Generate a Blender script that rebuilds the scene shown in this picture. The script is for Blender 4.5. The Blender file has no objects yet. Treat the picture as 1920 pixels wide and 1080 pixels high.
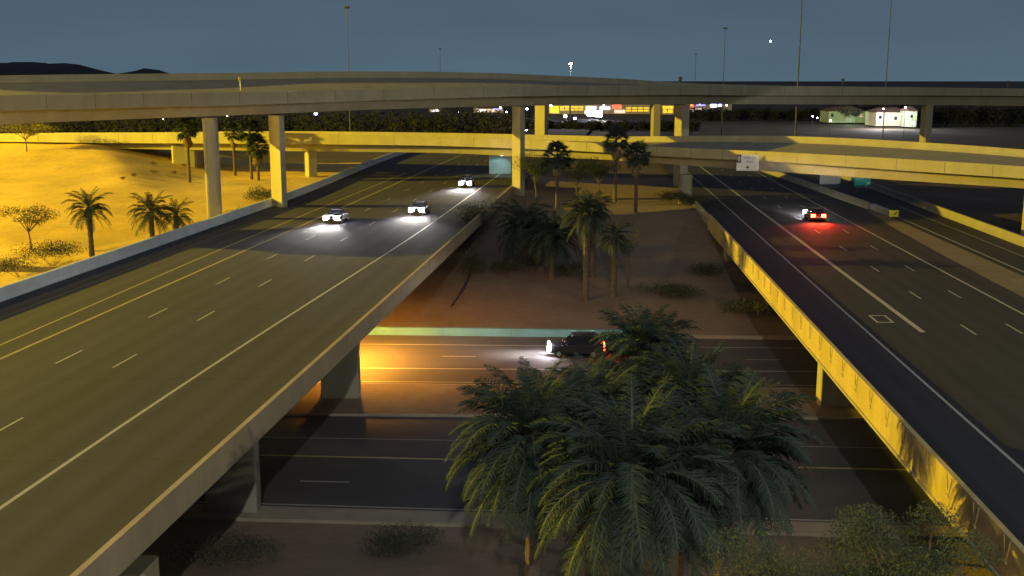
import bpy, math, random
from mathutils import Vector, Matrix
S = bpy.context.scene
random.seed(7)
R = math.radians
# ------------------------------------------------------------------ camera, sky, exposure
CAM_Z = 22.0
TH = math.atan(390 / 2030)
CT, ST = math.cos(TH), math.sin(TH)
cd = bpy.data.cameras.new('camera'); cam = bpy.data.objects.new('camera', cd); S.collection.objects.link(cam)
cam.location = (0, 0, CAM_Z); cam.rotation_euler = (math.pi / 2 - TH, 0, 0)
cd.sensor_width = 36; cd.lens = 36 * 2030 / 1920; cd.clip_start = 0.5; cd.clip_end = 30000
S.camera = cam
W = bpy.data.worlds.new('World'); S.world = W; W.use_nodes = True
nt = W.node_tree; nt.nodes.clear()
o_ = nt.nodes.new('ShaderNodeOutputWorld'); bg = nt.nodes.new('ShaderNodeBackground')
tc = nt.nodes.new('ShaderNodeTexCoord'); sp = nt.nodes.new('ShaderNodeSeparateXYZ'); rp = nt.nodes.new('ShaderNodeValToRGB')
nt.links.new(tc.outputs['Generated'], sp.inputs[0]); nt.links.new(sp.outputs['Z'], rp.inputs[0])
e = rp.color_ramp.elements
e[0].position = 0.0; e[0].color = (0.0813, 0.1352, 0.1773, 1)
e[1].position = 0.5; e[1].color = (0.0626, 0.0757, 0.1148, 1)
q = e.new(0.10); q.color = (0.0761, 0.1061, 0.1512, 1)
nz = nt.nodes.new('ShaderNodeTexNoise'); nz.inputs['Scale'].default_value = 5.0; nz.inputs['Detail'].default_value = 4
mp = nt.nodes.new('ShaderNodeMapping'); mp.inputs['Scale'].default_value = (1, 1, 5)
nt.links.new(tc.outputs['Generated'], mp.inputs[0]); nt.links.new(mp.outputs[0], nz.inputs['Vector'])
mr = nt.nodes.new('ShaderNodeMapRange'); mr.inputs[3].default_value = 0.86; mr.inputs[4].default_value = 1.14
nt.links.new(nz.outputs[0], mr.inputs[0]); nt.links.new(mr.outputs[0], bg.inputs['Strength'])
nt.links.new(rp.outputs[0], bg.inputs['Color']); nt.links.new(bg.outputs[0], o_.inputs[0])
S.view_settings.view_transform = 'Standard'; S.view_settings.look = 'None'; S.view_settings.gamma = 1; S.view_settings.exposure = 0.0
S.view_settings.use_curve_mapping = False
SODIUM = (1.0, 0.70, 0.02)
# high mast sodium lamps, the last an added neutral fill lamp, standing outside the frame, by their base (x, y), lamp height, power in watts
MASTS = [((-225, 138), 52, 6600000, SODIUM, 'tall sodium high mast light on the desert beyond the slope, at far left'),
         ((-110, 78), 50, 140000, SODIUM, 'tall sodium high mast light left of the left carriageway, nearer than the desert one'),
         ((-75, 2), 48, 36000, (1.0, 0.85, 0.45), 'tall high mast light beside the camera, left of the left carriageway'),
         ((4, -62), 58, 230000, (0.95, 0.90, 0.80), 'added unseen fill light on a mast behind the camera between the two carriageways')]
FACE_LAMP = ((80, -20), 46, 110000, (0.85, 0.92, 0.66))
# ------------------------------------------------------------------ helpers
def P(x, y, Zc):            # photo pixel at a given distance -> place
    xc = (x - 960) / 2030 * Zc; yc = (540 - y) / 2030 * Zc
    return Vector((xc, Zc * CT + yc * ST, CAM_Z - Zc * ST + yc * CT))
def G(x, y, z):             # photo pixel on a level at height z -> place
    k = ST - (540 - y) / 2030 * CT
    return P(x, y, (CAM_Z - z) / k)
def sm(a, b, t):
    t = max(0, min(1, (t - a) / (b - a))); return t * t * (3 - 2 * t)
def hn(x, y):
    return (math.sin(x * .13 + 1.3) * math.cos(y * .17 + x * .05) + .5 * math.sin(x * .41 - y * .33 + 2) + .3 * math.sin(x * 1.1 + y * .9)) * .12
def drop(y): return 5.3 * sm(235, 420, y)
def terrain(x, y):
    yp = y + .045 * x
    if 48.5 <= yp <= 97.2 and abs(x) < 400: return -0.03
    if yp > 97.2:
        s = (yp - 97.2) * .115
        cap = 5.9 - .95 * sm(-6, 14, x) - drop(y)
        hillc = 11.3 * (1 - sm(212, 300, y)) + (5.9 - drop(y)) * sm(212, 300, y)
        cap = cap + (hillc - cap) * (1 - sm(-82, -45, x))
        z = min(s, cap)
        n = hn(x, y) * min(1, (yp - 97.2) / 8)
        if y > 130: n = min(n, 0.02) if -60 < x < 90 else n
        return z + n
    s = min((48.5 - yp) * .17, 4.6)
    return s + hn(x, y) * min(1, (48.5 - yp) / 6)
def T(x, y):                # photo pixel -> where that sight line meets the terrain
    Z = 30.0
    while Z < 900:
        p = P(x, y, Z)
        if p.z <= terrain(p.x, p.y): return Vector((p.x, p.y, terrain(p.x, p.y)))
        Z += .4
    return P(x, y, 900)
def link(o, parent=None):
    S.collection.objects.link(o)
    if parent: o.parent = parent
    return o
def mesh(name, vs, fs, mat, parent=None, smooth=False):
    m = bpy.data.meshes.new(name); m.from_pydata([tuple(v) for v in vs], [], fs); m.update()
    if mat:
        for k in (mat if isinstance(mat, list) else [mat]): m.materials.append(k)
    if smooth: m.polygons.foreach_set('use_smooth', [True] * len(m.polygons))
    return link(bpy.data.objects.new(name, m), parent)
def tag(o, label=None, cat=None, group=None, kind=None):
    if label: o['label'] = label
    if cat: o['category'] = cat
    if group: o['group'] = group
    if kind: o['kind'] = kind
    return o
def empty(name, loc, rz=0, label=None, cat=None, group=None):
    o = bpy.data.objects.new(name, None); S.collection.objects.link(o)
    o.location = loc; o.rotation_euler = (0, 0, rz); o.empty_display_size = .3
    return tag(o, label, cat, group)
class MB:
    def __init__(s): s.v = []; s.f = []
    def add(s, vs, fs):
        b = len(s.v); s.v += [Vector(v) for v in vs]; s.f += [tuple(i + b for i in f) for f in fs]
    def box(s, c, d, rz=0, ch=0):
        x, y, z = d[0] / 2, d[1] / 2, d[2] / 2; cr, sr = math.cos(rz), math.sin(rz)
        if ch:
            ring = [(-x + ch, -y), (x - ch, -y), (x, -y + ch), (x, y - ch), (x - ch, y), (-x + ch, y), (-x, y - ch), (-x, -y + ch)]
        else: ring = [(-x, -y), (x, -y), (x, y), (-x, y)]
        n = len(ring)
        vs = [(c[0] + a * cr - b * sr, c[1] + a * sr + b * cr, c[2] + k) for k in (-z, z) for a, b in ring]
        s.add(vs, [tuple(range(n - 1, -1, -1)), tuple(range(n, 2 * n))] + [(i, (i + 1) % n, n + (i + 1) % n, n + i) for i in range(n)])
    def tube(s, pts, rad, n=8):
        pts = [Vector(p) for p in pts]; rings = []
        for i, p in enumerate(pts):
            d = (pts[min(i + 1, len(pts) - 1)] - pts[max(i - 1, 0)]).normalized()
            a = d.cross(Vector((.31, .9, .2))).normalized(); b = d.cross(a)
            rings.append([p + (a * math.cos(2 * math.pi * k / n) + b * math.sin(2 * math.pi * k / n)) * rad[i] for k in range(n)])
        vs = [v for r in rings for v in r]
        fs = [(i * n + k, i * n + (k + 1) % n, (i + 1) * n + (k + 1) % n, (i + 1) * n + k) for i in range(len(pts) - 1) for k in range(n)]
        fs += [tuple(range(n - 1, -1, -1)), tuple(range((len(pts) - 1) * n, len(pts) * n))]
        s.add(vs, fs)
    def build(s, name, mat, parent=None, smooth=False): return mesh(name, s.v, s.f, mat, parent, smooth)
def loft(name, secs, mat, parent=None, closed=True):
    n = len(secs[0]); vs = [v for q_ in secs for v in q_]; fs = []
    for i in range(len(secs) - 1):
        for k in range(n if closed else n - 1):
            a, b = i * n + k, i * n + (k + 1) % n; fs.append((a, b, b + n, a + n))
    if closed: fs += [tuple(range(n - 1, -1, -1)), tuple(range((len(secs) - 1) * n, len(secs) * n))]
    return mesh(name, vs, fs, mat, parent)
def mat(name, col, rough=.85, var=.25, scale=1.0, bump=0.0, bscale=30, col2=None, metal=0, detail=6, spec=.5, stretch=None, crack=0):
    m = bpy.data.materials.new(name); m.use_nodes = True; n = m.node_tree; b = n.nodes['Principled BSDF']
    b.inputs['Roughness'].default_value = rough; b.inputs['Metallic'].default_value = metal
    b.inputs['Specular IOR Level'].default_value = spec
    t = n.nodes.new('ShaderNodeTexCoord'); z = n.nodes.new('ShaderNodeTexNoise'); z.inputs['Scale'].default_value = scale; z.inputs['Detail'].default_value = detail
    z.inputs['Roughness'].default_value = .65
    mpn = n.nodes.new('ShaderNodeMapping'); mpn.inputs['Scale'].default_value = stretch or (1, 1, 1)
    n.links.new(t.outputs['Object'], mpn.inputs[0]); n.links.new(mpn.outputs[0], z.inputs['Vector'])
    cr = n.nodes.new('ShaderNodeValToRGB'); c2 = col2 or tuple(c * (1 - var) for c in col); c1 = col if col2 else tuple(min(1, c * (1 + var)) for c in col)
    cr.color_ramp.elements[0].position = .3; cr.color_ramp.elements[0].color = (*c2, 1)
    cr.color_ramp.elements[1].position = .7; cr.color_ramp.elements[1].color = (*c1, 1)
    n.links.new(z.outputs[0], cr.inputs[0])
    z3 = n.nodes.new('ShaderNodeTexNoise'); z3.inputs['Scale'].default_value = scale * 14; z3.inputs['Detail'].default_value = 3
    n.links.new(t.outputs['Object'], z3.inputs['Vector'])
    mr_ = n.nodes.new('ShaderNodeMapRange'); mr_.inputs[3].default_value = 1 - var * .9; mr_.inputs[4].default_value = 1 + var * .9
    n.links.new(z3.outputs[0], mr_.inputs[0])
    mx = n.nodes.new('ShaderNodeVectorMath'); mx.operation = 'SCALE'
    n.links.new(cr.outputs[0], mx.inputs[0]); n.links.new(mr_.outputs[0], mx.inputs['Scale']); n.links.new(mx.outputs[0], b.inputs['Base Color'])
    if bump:
        z2 = n.nodes.new('ShaderNodeTexNoise'); z2.inputs['Scale'].default_value = bscale; z2.inputs['Detail'].default_value = 4
        n.links.new(t.outputs['Object'], z2.inputs['Vector'])
        bp = n.nodes.new('ShaderNodeBump'); bp.inputs['Strength'].default_value = bump; bp.inputs['Distance'].default_value = .05
        n.links.new(z2.outputs[0], bp.inputs['Height']); n.links.new(bp.outputs[0], b.inputs['Normal'])
    return m
def emit(name, col, st):
    m = bpy.data.materials.new(name); m.use_nodes = True; b = m.node_tree.nodes['Principled BSDF']
    b.inputs['Base Color'].default_value = (*[min(1, c) for c in col], 1)
    b.inputs['Emission Color'].default_value = (*col, 1); b.inputs['Emission Strength'].default_value = st
    m.cycles.emission_sampling = 'NONE'
    return m
def light(kind, name, loc, energy, col, parent=None, size=.3, spot=None, aim=None, blend=.5):
    l = bpy.data.lights.new(name, kind); l.energy = energy; l.color = col; l.shadow_soft_size = size
    o = bpy.data.objects.new(name, l); S.collection.objects.link(o); o.location = loc
    if parent: o.parent = parent
    if kind == 'SPOT':
        l.spot_size = spot; l.spot_blend = blend
        o.rotation_euler = Vector(aim).to_track_quat('-Z', 'Y').to_euler()
    return o
M = {}
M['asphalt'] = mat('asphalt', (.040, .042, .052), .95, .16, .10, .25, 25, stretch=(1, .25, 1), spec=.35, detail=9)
def wheelpaths(m, K, o0, per, amt):
    n = m.node_tree; b = n.nodes['Principled BSDF']; src = b.inputs['Base Color'].links[0].from_socket
    t = n.nodes.new('ShaderNodeTexCoord'); d = n.nodes.new('ShaderNodeVectorMath'); d.operation = 'DOT_PRODUCT'; d.inputs[1].default_value = (1, -K, 0)
    n.links.new(t.outputs['Object'], d.inputs[0])
    a = n.nodes.new('ShaderNodeMath'); a.operation = 'MULTIPLY_ADD'; a.inputs[1].default_value = 2 * math.pi / per; a.inputs[2].default_value = o0
    n.links.new(d.outputs['Value'], a.inputs[0]); sn = n.nodes.new('ShaderNodeMath'); sn.operation = 'SINE'; n.links.new(a.outputs[0], sn.inputs[0])
    cb = n.nodes.new('ShaderNodeCombineXYZ'); n.links.new(d.outputs['Value'], cb.inputs[0]); sx = n.nodes.new('ShaderNodeSeparateXYZ'); n.links.new(t.outputs['Object'], sx.inputs[0])
    y_ = n.nodes.new('ShaderNodeMath'); y_.operation = 'MULTIPLY'; y_.inputs[1].default_value = .025; n.links.new(sx.outputs['Y'], y_.inputs[0]); n.links.new(y_.outputs[0], cb.inputs[1])
    z = n.nodes.new('ShaderNodeTexNoise'); z.inputs['Scale'].default_value = 1.3; z.inputs['Detail'].default_value = 5; n.links.new(cb.outputs[0], z.inputs['Vector'])
    f = n.nodes.new('ShaderNodeMath'); f.operation = 'MULTIPLY_ADD'; f.inputs[1].default_value = amt * .45; f.inputs[2].default_value = 1 - amt; n.links.new(sn.outputs[0], f.inputs[0])
    g = n.nodes.new('ShaderNodeMath'); g.operation = 'MULTIPLY_ADD'; g.inputs[1].default_value = amt * 2.2; n.links.new(z.outputs[0], g.inputs[0]); n.links.new(f.outputs[0], g.inputs[2])
    k = n.nodes.new('ShaderNodeVectorMath'); k.operation = 'SCALE'; n.links.new(src, k.inputs[0]); n.links.new(g.outputs[0], k.inputs['Scale']); n.links.new(k.outputs[0], b.inputs['Base Color'])
wheelpaths(M['asphalt'], .1073, 0, 1.85, .24)
M['scrub'] = mat('scrub', (.075, .055, .035), .95, .3, .05, .5, 4)
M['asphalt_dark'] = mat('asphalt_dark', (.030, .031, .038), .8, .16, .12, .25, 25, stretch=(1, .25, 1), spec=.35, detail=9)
wheelpaths(M['asphalt_dark'], .0653, 0, 1.7, .24)
M['street_asphalt'] = mat('street_asphalt', (.075, .070, .070), .75, .2, .15, .25, 25, stretch=(.2, 1, 1))
M['concrete'] = mat('concrete', (.35, .32, .22), .85, .14, .35, .15, 12, stretch=(1, 1, .22))
M['concrete_sodium_tint'] = mat('concrete_sodium_tint', (.44, .35, .16), .85, .2, .5, .2, 12, stretch=(1, 1, .22))  # parapet concrete with the yellow of the sodium light mixed into its colour
M['concrete_grey'] = mat('concrete_grey', (.52, .57, .57), .85, .12, .5, .15, 12, stretch=(1, 1, .22))
M['concrete_brown'] = mat('concrete_brown', (.36, .29, .19), .85, .14, .5, .2, 12, stretch=(1, 1, .22))
M['concrete_dark'] = mat('concrete_dark', (.26, .25, .21), .85, .14, .4, .15, 12, stretch=(1, 1, .22))
M['concrete_cool_glow'] = mat('concrete_cool_glow', (.10, .27, .35), .8, .12, .6, .15, 12)  # pale concrete, the teal of the cool light is painted into its colour
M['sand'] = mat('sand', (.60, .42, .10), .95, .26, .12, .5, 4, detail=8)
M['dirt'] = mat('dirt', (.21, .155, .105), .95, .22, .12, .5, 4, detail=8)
M['paint'] = mat('paint', (.40, .39, .35), .6, .15, 3)
M['paint_yellow'] = mat('paint_yellow', (.42, .37, .16), .6, .15, 3)
M['paint_dull'] = mat('paint_dull', (.30, .29, .26), .7, .2, 3)
M['seam'] = mat('seam', (.17, .16, .12), .7, .2, 3)
M['seam_dark'] = mat('seam_dark', (.035, .035, .035), .8, .2, 3)
M['gravel'] = mat('gravel', (.17, .14, .095), .95, .25, .3, .4, 20)
M['curb'] = mat('curb', (.30, .26, .19), .9, .15, 1)
M['frond'] = mat('frond', (.045, .072, .038), .6, .3, .8, col2=(.035, .060, .034), spec=.3)
M['frond_pale'] = mat('frond_pale', (.052, .074, .060), 1, .25, .8, col2=(.036, .052, .044), spec=.05)
M['dead_frond'] = mat('dead_frond', (.20, .15, .08), .8, .25, 1)
M['stem'] = mat('stem', (.065, .075, .045), .7, .2, 1)
M['palm_trunk'] = mat('palm_trunk', (.105, .08, .06), .95, .35, 2.5, .8, 8)
M['bark'] = mat('bark', (.13, .095, .06), .95, .3, 3, .6, 10)
M['leaf'] = mat('leaf', (.050, .072, .044), .9, .3, .7, col2=(.04, .06, .034))
M['leaf_dark'] = mat('leaf_dark', (.042, .055, .026), .8, .3, .7)
M['leaf_far'] = mat('leaf_far', (.018, .022, .015), .9, .3, .1)
M['leaf_yellow'] = mat('leaf_yellow', (.16, .15, .045), .7, .25, .7)
M['brush'] = mat('brush', (.13, .10, .05), .9, .3, 1)
M['steel'] = mat('steel', (.34, .35, .34), .5, .15, 2, metal=.6)
M['pole_far'] = mat('pole_far', (.07, .085, .11), .7, .1, 2)
M['pole_dark'] = mat('pole_dark', (.05, .055, .06), .6, .15, 2, metal=.3)
M['tyre'] = mat('tyre', (.02, .02, .02), .9, .2, 5)
M['rim'] = mat('rim', (.45, .45, .46), .35, .1, 5, metal=.9)
M['glass'] = mat('glass', (.02, .025, .03), .08, .05, 5)
M['car_dark'] = mat('car_dark', (.012, .013, .015), .45, .05, 5, metal=0)
M['car_grey'] = mat('car_grey', (.20, .21, .22), .3, .05, 5, metal=.6)
M['car_red'] = mat('car_red', (.12, .02, .02), .3, .05, 5, metal=.4)
M['reflector'] = mat('reflector', (.25, .01, .01), .3, .1, 5)
M['plate'] = mat('plate', (.6, .6, .58), .5, .05, 5)
M['white'] = mat('white', (.82, .82, .80), .5, .04, 3)
M['black'] = mat('black', (.015, .015, .015), .6, .1, 3)
M['green'] = mat('sign_green', (.04, .46, .34), .5, .05, 3)
M['sign_back'] = mat('sign_back', (.36, .38, .34), .5, .12, 2, metal=.2)
M['yellow'] = mat('marker_yellow', (.75, .70, .04), .5, .1, 5)
M['hill'] = mat('hill_rock', (.05, .042, .045), 1, .2, .004)
M['stucco'] = mat('stucco', (.55, .50, .40), .9, .1, .5)
M['stucco_green'] = mat('stucco_green', (.42, .50, .36), .9, .12, .3)
M['roof_tile'] = mat('roof_tile', (.16, .10, .07), .9, .2, .5)
M['head'] = emit('headlight_lens', (1.0, .93, 1.0), 200)
M['tail'] = emit('taillight_lens', (1.0, .035, .01), 60)
M['tail_low'] = emit('reflector_red', (1.0, .06, .03), 3)
M['lamp_white'] = emit('lamp_white', (.92, .96, 1.0), 60)
M['lamp_blue'] = emit('lamp_blue', (.40, .42, 1.0), 12)
M['lamp_sodium'] = emit('lamp_sodium', (1, .6, .08), 20)
M['win_yellow'] = emit('shop_window_glow', (1.0, .62, .03), 1.0)
M['win_gold'] = emit('shop_fascia_glow', (1.0, .75, .05), .85)
M['win_white'] = emit('window_glow_white', (.9, .88, 1.0), 1.3)
M['sign_red'] = emit('red_sign_glow', (1.0, .16, .08), 1.4)
M['win_warm'] = emit('window_glow_warm', (1.0, .75, .55), .9)
M['sign_blue'] = emit('blue_sign_glow', (.35, .32, 1.0), 1.5)
# ------------------------------------------------------------------ ground
def axis(a, b, s, far):
    r = [a + i * s for i in range(int((b - a) / s) + 1)]; k = s; x = r[-1]
    while x < far: k *= 1.45; x += k; r.append(x)
    k = s; x = r[0]
    while x > -far: k *= 1.45; x -= k; r.insert(0, x)
    return r
xs = axis(-130, 100, 1.7, 15000); ys = [y for y in axis(20, 250, 1.7, 15000)]
vs = [(x, y, terrain(x, y)) for y in ys for x in xs]; nx = len(xs)
fs = [(j * nx + i, j * nx + i + 1, (j + 1) * nx + i + 1, (j + 1) * nx + i) for j in range(len(ys) - 1) for i in range(nx - 1)]
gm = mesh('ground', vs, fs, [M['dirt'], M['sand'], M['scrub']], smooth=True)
idx = []
for (a, b, c, d) in fs:
    x, y, _ = vs[a]
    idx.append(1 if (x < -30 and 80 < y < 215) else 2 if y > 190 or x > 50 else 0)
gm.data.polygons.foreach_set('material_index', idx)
tag(gm, kind='structure')
def hillobj(pts, Zc, depth):
    vs = []; n = len(pts)
    for r, (dz, k) in enumerate(((-depth, 0), (-depth * .5, .55), (0, 1), (depth * .6, .5), (depth, 0))):
        for i, (x, y) in enumerate(pts):
            p = P(x, y, Zc); w = hn(i * 40 + r * 13, i * 17) * depth
            vs.append((p.x, p.y + dz + w, max(0, p.z * k + (hn(i * 23, r * 31) * 90 if 0 < k < 1 else 0))))
    fs = [(r * n + i, r * n + i + 1, (r + 1) * n + i + 1, (r + 1) * n + i) for r in range(4) for i in range(n - 1)]
    return tag(mesh('hills', vs, fs, M['hill'], smooth=True), kind='structure')
hillobj([(-330, 140), (-200, 128), (-90, 122), (-30, 118), (15, 118), (40, 117), (60, 116), (85, 118), (100, 120), (118, 118), (135, 120), (150, 121), (165, 127), (178, 134), (190, 139), (215, 139), (235, 138), (250, 137), (262, 132), (275, 128), (290, 131), (305, 135), (320, 140), (420, 149)], 6500, 900)
# ------------------------------------------------------------------ the two mainline carriageways
ZL, ZR = 6.1, 5.2
KL, KR = .1073, .0653
def lx(o, y):                       # across-road offset at distance y on the left carriageway
    w = 0
    if o < -44: w = -3.6 * sm(135, 232, y)
    return o + KL * y + w
def rx(o, y): return o + KR * y
def strip(name, f, o1, o2, z, y0, y1, m, parent, st=6):
    n = max(2, int((y1 - y0) / st) + 1); vs = []
    for i in range(n):
        y = y0 + (y1 - y0) * i / (n - 1); vs += [(f(o1, y), y, z - drop(y)), (f(o2, y), y, z - drop(y))]
    return mesh(name, vs, [(2 * i, 2 * i + 1, 2 * i + 3, 2 * i + 2) for i in range(n - 1)], m, parent)
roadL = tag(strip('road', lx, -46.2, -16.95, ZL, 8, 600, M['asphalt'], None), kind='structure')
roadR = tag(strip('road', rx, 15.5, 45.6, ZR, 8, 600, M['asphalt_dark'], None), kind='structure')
def line(f, o, w, z, y0, y1, m, par, name='edge_line'): return strip(name, f, o - w / 2, o + w / 2, z + .005, y0, y1, m, par)
line(lx, -42.6, .10, ZL, 40, 150, M['seam'], roadL, 'pavement_seam')
def lgore(o, y): return o + KL * y + 1.0 * (1 - sm(40, 110, y)) - .6
strip('edge_line', lgore, -38.35, -38.2, ZL + .005, 40, 190, M['paint_yellow'], roadL)
line(lx, -36.25, .22, ZL, 40, 250, M['paint_yellow'], roadL)
def lright(o, y): return o + KL * y + 1.4 * sm(45, 125, y)
strip('edge_line', lright, -23.6, -23.4, ZL + .005, 30, 215, M['paint'], roadL)
def dashes(f, o, z, ys_, m, par, w=.13, L=3.05):
    for y in ys_:
        strip('lane_dash', f, o - w / 2, o + w / 2, z + .005, y, y + L, m, par, st=3.1)
yL1 = [G(165, 657, ZL).y - 3.05 + k * 12.19 for k in range(-1, 15)]
yL2 = [G(64, 783, ZL).y - 3.05 + k * 12.19 for k in range(0, 16)]
dashes(lx, -32.5, ZL, yL1, M['paint'], roadL); dashes(lx, -28.8, ZL, yL2, M['paint'], roadL)
line(rx, 19.45, .17, ZR, 25, 250, M['paint'], roadR)
line(rx, 23.2, .38, ZR, G(1733, 623, ZR).y, 250, M['paint'], roadR)
line(rx, 32.3, .2, ZR, 40, 260, M['paint'], roadR)
line(rx, 39.4, .17, ZR, 60, 136, M['paint'], roadR)
line(rx, 42.8, .13, ZR, 60, 145, M['paint_dull'], roadR)
yR1 = [G(1580, 462, ZR).y - 3.05 + .3 + k * 12.19 for k in range(-5, 11)]
dashes(rx, 26.55, ZR, yR1, M['paint'], roadR); dashes(rx, 29.8, ZR, [y + .3 for y in yR1], M['paint'], roadR)
# gravel gore between the right carriageway and its ramp
def gore(name):
    pts = []
    n = 18; vs = []
    for i in range(n + 1):
        y = 40 + (141 - 40) * i / n; t = i / n
        a = rx(34.6 + 2.6 * t ** 3, y); b = rx(38.7 - .3 * t, y); vs += [(a, y, ZR + .004), (b, y, ZR + .004)]
    return mesh(name, vs, [(2 * i, 2 * i + 1, 2 * i + 3, 2 * i + 2) for i in range(n)], M['gravel'], roadR)
gore('gore_area')
for yj in (44, 57, 74, 93, 120, 149):
    strip('deck_joint', lambda o, y: o + KL * y, -45.6, -17.4, ZL + .003, yj, yj + .16, M['seam_dark'], roadL, st=1)
    if yj > 50: strip('deck_joint', lambda o, y: o + KR * y, 15.9, 45, ZR + .003, yj, yj + .12, M['seam_dark'], roadR, st=1)
# hollow white rectangle painted on the shoulder lane
a, b = G(1652, 598, ZR), 1.45
oc = a.x - KR * a.y
for (o1, o2, y0, y1) in ((oc - .62, oc + .62, a.y + 1.02, a.y + 1.2), (oc - .62, oc + .62, a.y - 1.2, a.y - 1.02), (oc - .62, oc - .47, a.y - 1.02, a.y + 1.02), (oc + .47, oc + .62, a.y - 1.02, a.y + 1.02)):
    strip('painted_box', rx, o1, o2, ZR + .005, y0, y1, M['paint'], roadR, st=1)
# bridges that carry them over the street
def bridge(name, f, o1, o2, z, y0, y1, label, slope, edge_mat, side):
    t = empty(name, (0, 0, 0), 0, label, 'bridge')
    def sec(y):
        a, b = f(o1, y), f(o2, y)
        return [(a, y, z - .012), (b, y, z - .012), (b, y, z - .42), (b - 1.4, y, z - .45), (b - 1.8, y, z - 1.25), (a + 1.8, y, z - 1.25), (a + 1.4, y, z - .45), (a, y, z - .42)]
    loft('girder', [sec(y0 + (y1 - y0) * i / 20) for i in range(21)], M['concrete_dark'], t)
    return t
bL = bridge('highway_bridge', lx, -46.2, -16.8, ZL, 12, 150, 'wide concrete bridge carrying the left carriageway over the street', 0, None, 1)
bR = bridge('highway_bridge', rx, 15.3, 45.8, ZR, 12, 150, 'concrete bridge carrying the right carriageway, its outer parapet lit yellow', 0, None, -1)
def para(name, f, o, sgn, z, y0, y1, h, m, parent, drop=.38, gap=.03, th=.32, z1=None, n=1):
    # one barrier piece between y0 and y1; sgn = +1 when the outer face is on the +x side
    A = []
    for k in range(n + 1):
        y = y0 + gap / 2 + (y1 - y0 - gap) * k / n; b = f(o, y)
        A.append([(b, y, z - drop), (b, y, z + h), (b - sgn * th * .75, y, z + h), (b - sgn * th, y, z + .28), (b - sgn * (th + .14), y, z + .10), (b - sgn * (th + .14), y, z - .01), (b - sgn * .02, y, z - .012)])
    return loft(name, A, m, parent)
y = 8.9
while y < 168: para('parapet_panel', lx, -16.78, 1, ZL, y, y + 9.1, .86, M['concrete_brown'], bL); y += 9.1
y = 12.0; yy = []
while y < 130: para('parapet_panel', rx, 15.28, -1, ZR, y, y + 9.1, .86, M['concrete_sodium_tint'], bR, drop=.85); y += 9.1
# relief motifs cast on the outer face of the right parapet: two leaning ribs each
mb = MB()
for a in (-1, 1):
    vs = []
    for (zz, yo) in ((.45, .30), (-.35, .04)):
        for dy in (-.07, .07):
            for dx in (0, -.04): vs.append((dx, a * yo + dy, zz))
    mb.add(vs, [(0, 1, 3, 2), (4, 6, 7, 5), (0, 4, 5, 1), (2, 3, 7, 6), (1, 5, 7, 3), (0, 2, 6, 4)])
mb.box((-.03, 0, -.42), (.07, .34, .10))
first = mb.build('relief_motif', M['concrete_sodium_tint'], bR)
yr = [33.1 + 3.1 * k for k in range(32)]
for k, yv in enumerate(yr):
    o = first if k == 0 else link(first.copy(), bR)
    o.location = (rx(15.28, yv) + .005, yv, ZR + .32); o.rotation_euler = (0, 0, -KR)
# a continuous lower lip of the right parapet
loft('drip_edge', [[(rx(15.26, y) - .07, y, ZR - .97), (rx(15.26, y) - .07, y, ZR - .83), (rx(15.26, y) + .2, y, ZR - .83), (rx(15.26, y) + .2, y, ZR - .97)] for y in (12, 60, 90, 131)], M['concrete'], bR)
def wallpier(parent, x0, x1, y, ztop, th=1.1, m='concrete_dark', rz=0):
    zb = terrain((x0 + x1) / 2, y) - .3
    b = MB(); b.box(((x0 + x1) / 2, y, (zb + ztop) / 2), (x1 - x0, th, ztop - zb), rz, .06); return b.build('pier', M[m], parent)
yp = 73.4
for k in range(4): wallpier(bL, -10.7 - 2.65 - 7.6 * k, -10.7 - 7.6 * k, yp + .3 * k, ZL - 1.26)
for k in range(4): wallpier(bL, -13.1 - 2.65 - 7.6 * k, -13.1 - 7.6 * k, 53.0 + .3 * k, ZL - 1.26, th=1.0)
b = MB(); b.box((35, 71.5, (ZR - 1.26) / 2 - .2), (28, 1.2, ZR - 1.26 + .4), 0, .05); b.build('pier', M['concrete'], bR)
b = MB(); b.box((37.5, 118, 2.4), (28, 1.4, 3.1), 0, .05); b.build('pier', M['concrete'], bR)
for (cx, y0, z, par, w) in ((lx(-31.5, 13), 13.2, ZL, bL, 29.5), (rx(30.5, 13), 13.5, ZR, bR, 29)):
    b = MB(); b.box((cx, y0, z / 2 - .9), (w, 1.6, z + .6 - .0), 0); b.build('abutment', M['concrete_brown'], par)
# near wing wall corner under the left parapet
b = MB(); b.box((lx(-17.6, 36) - .5, 37.6, 2.0), (1.7, 1.6, 4.6), 0, .08); b.build('pier', M['concrete_brown'], bL)
# outer barriers: left carriageway (pale), right ramp, gore
bar = empty('road_barrier', (0, 0, 0), 0, 'long pale concrete barrier along the far left edge of the left carriageway', 'barrier')
y = 34.0
while y < 236: para('barrier_panel', lx, -46.1, -1, ZL, y, y + 6.1, .95, M['concrete_grey'], bar, drop=.6, gap=.045, th=.38); y += 6.1
bar2 = empty('road_barrier', (0, 0, 0), 0, 'tan concrete barrier along the outer edge of the ramp at far right', 'barrier')
y = 60.0
while y < 200: para('barrier_panel', rx, 45.7, 1, ZR, y, y + 6.1, .95, M['concrete_dark'], bar2, drop=.6, gap=.04, th=.38); y += 6.1
bar3 = empty('road_barrier', (0, 0, 0), 0, 'short grey barrier splitting the right carriageway from its ramp, behind the yellow marker', 'barrier')
p0, p1 = G(1631, 392, ZR), G(1462, 332, ZR)
def gx(o, y): return p0.x + (p1.x - p0.x) * (y - p0.y) / (p1.y - p0.y) + o
y = p0.y
while y < p1.y + 10: para('barrier_panel', gx, 0, 1, ZR, y, y + 6.1, .92, M['concrete_dark'], bar3, drop=.1, gap=.04, th=.3); y += 6.1
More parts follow.
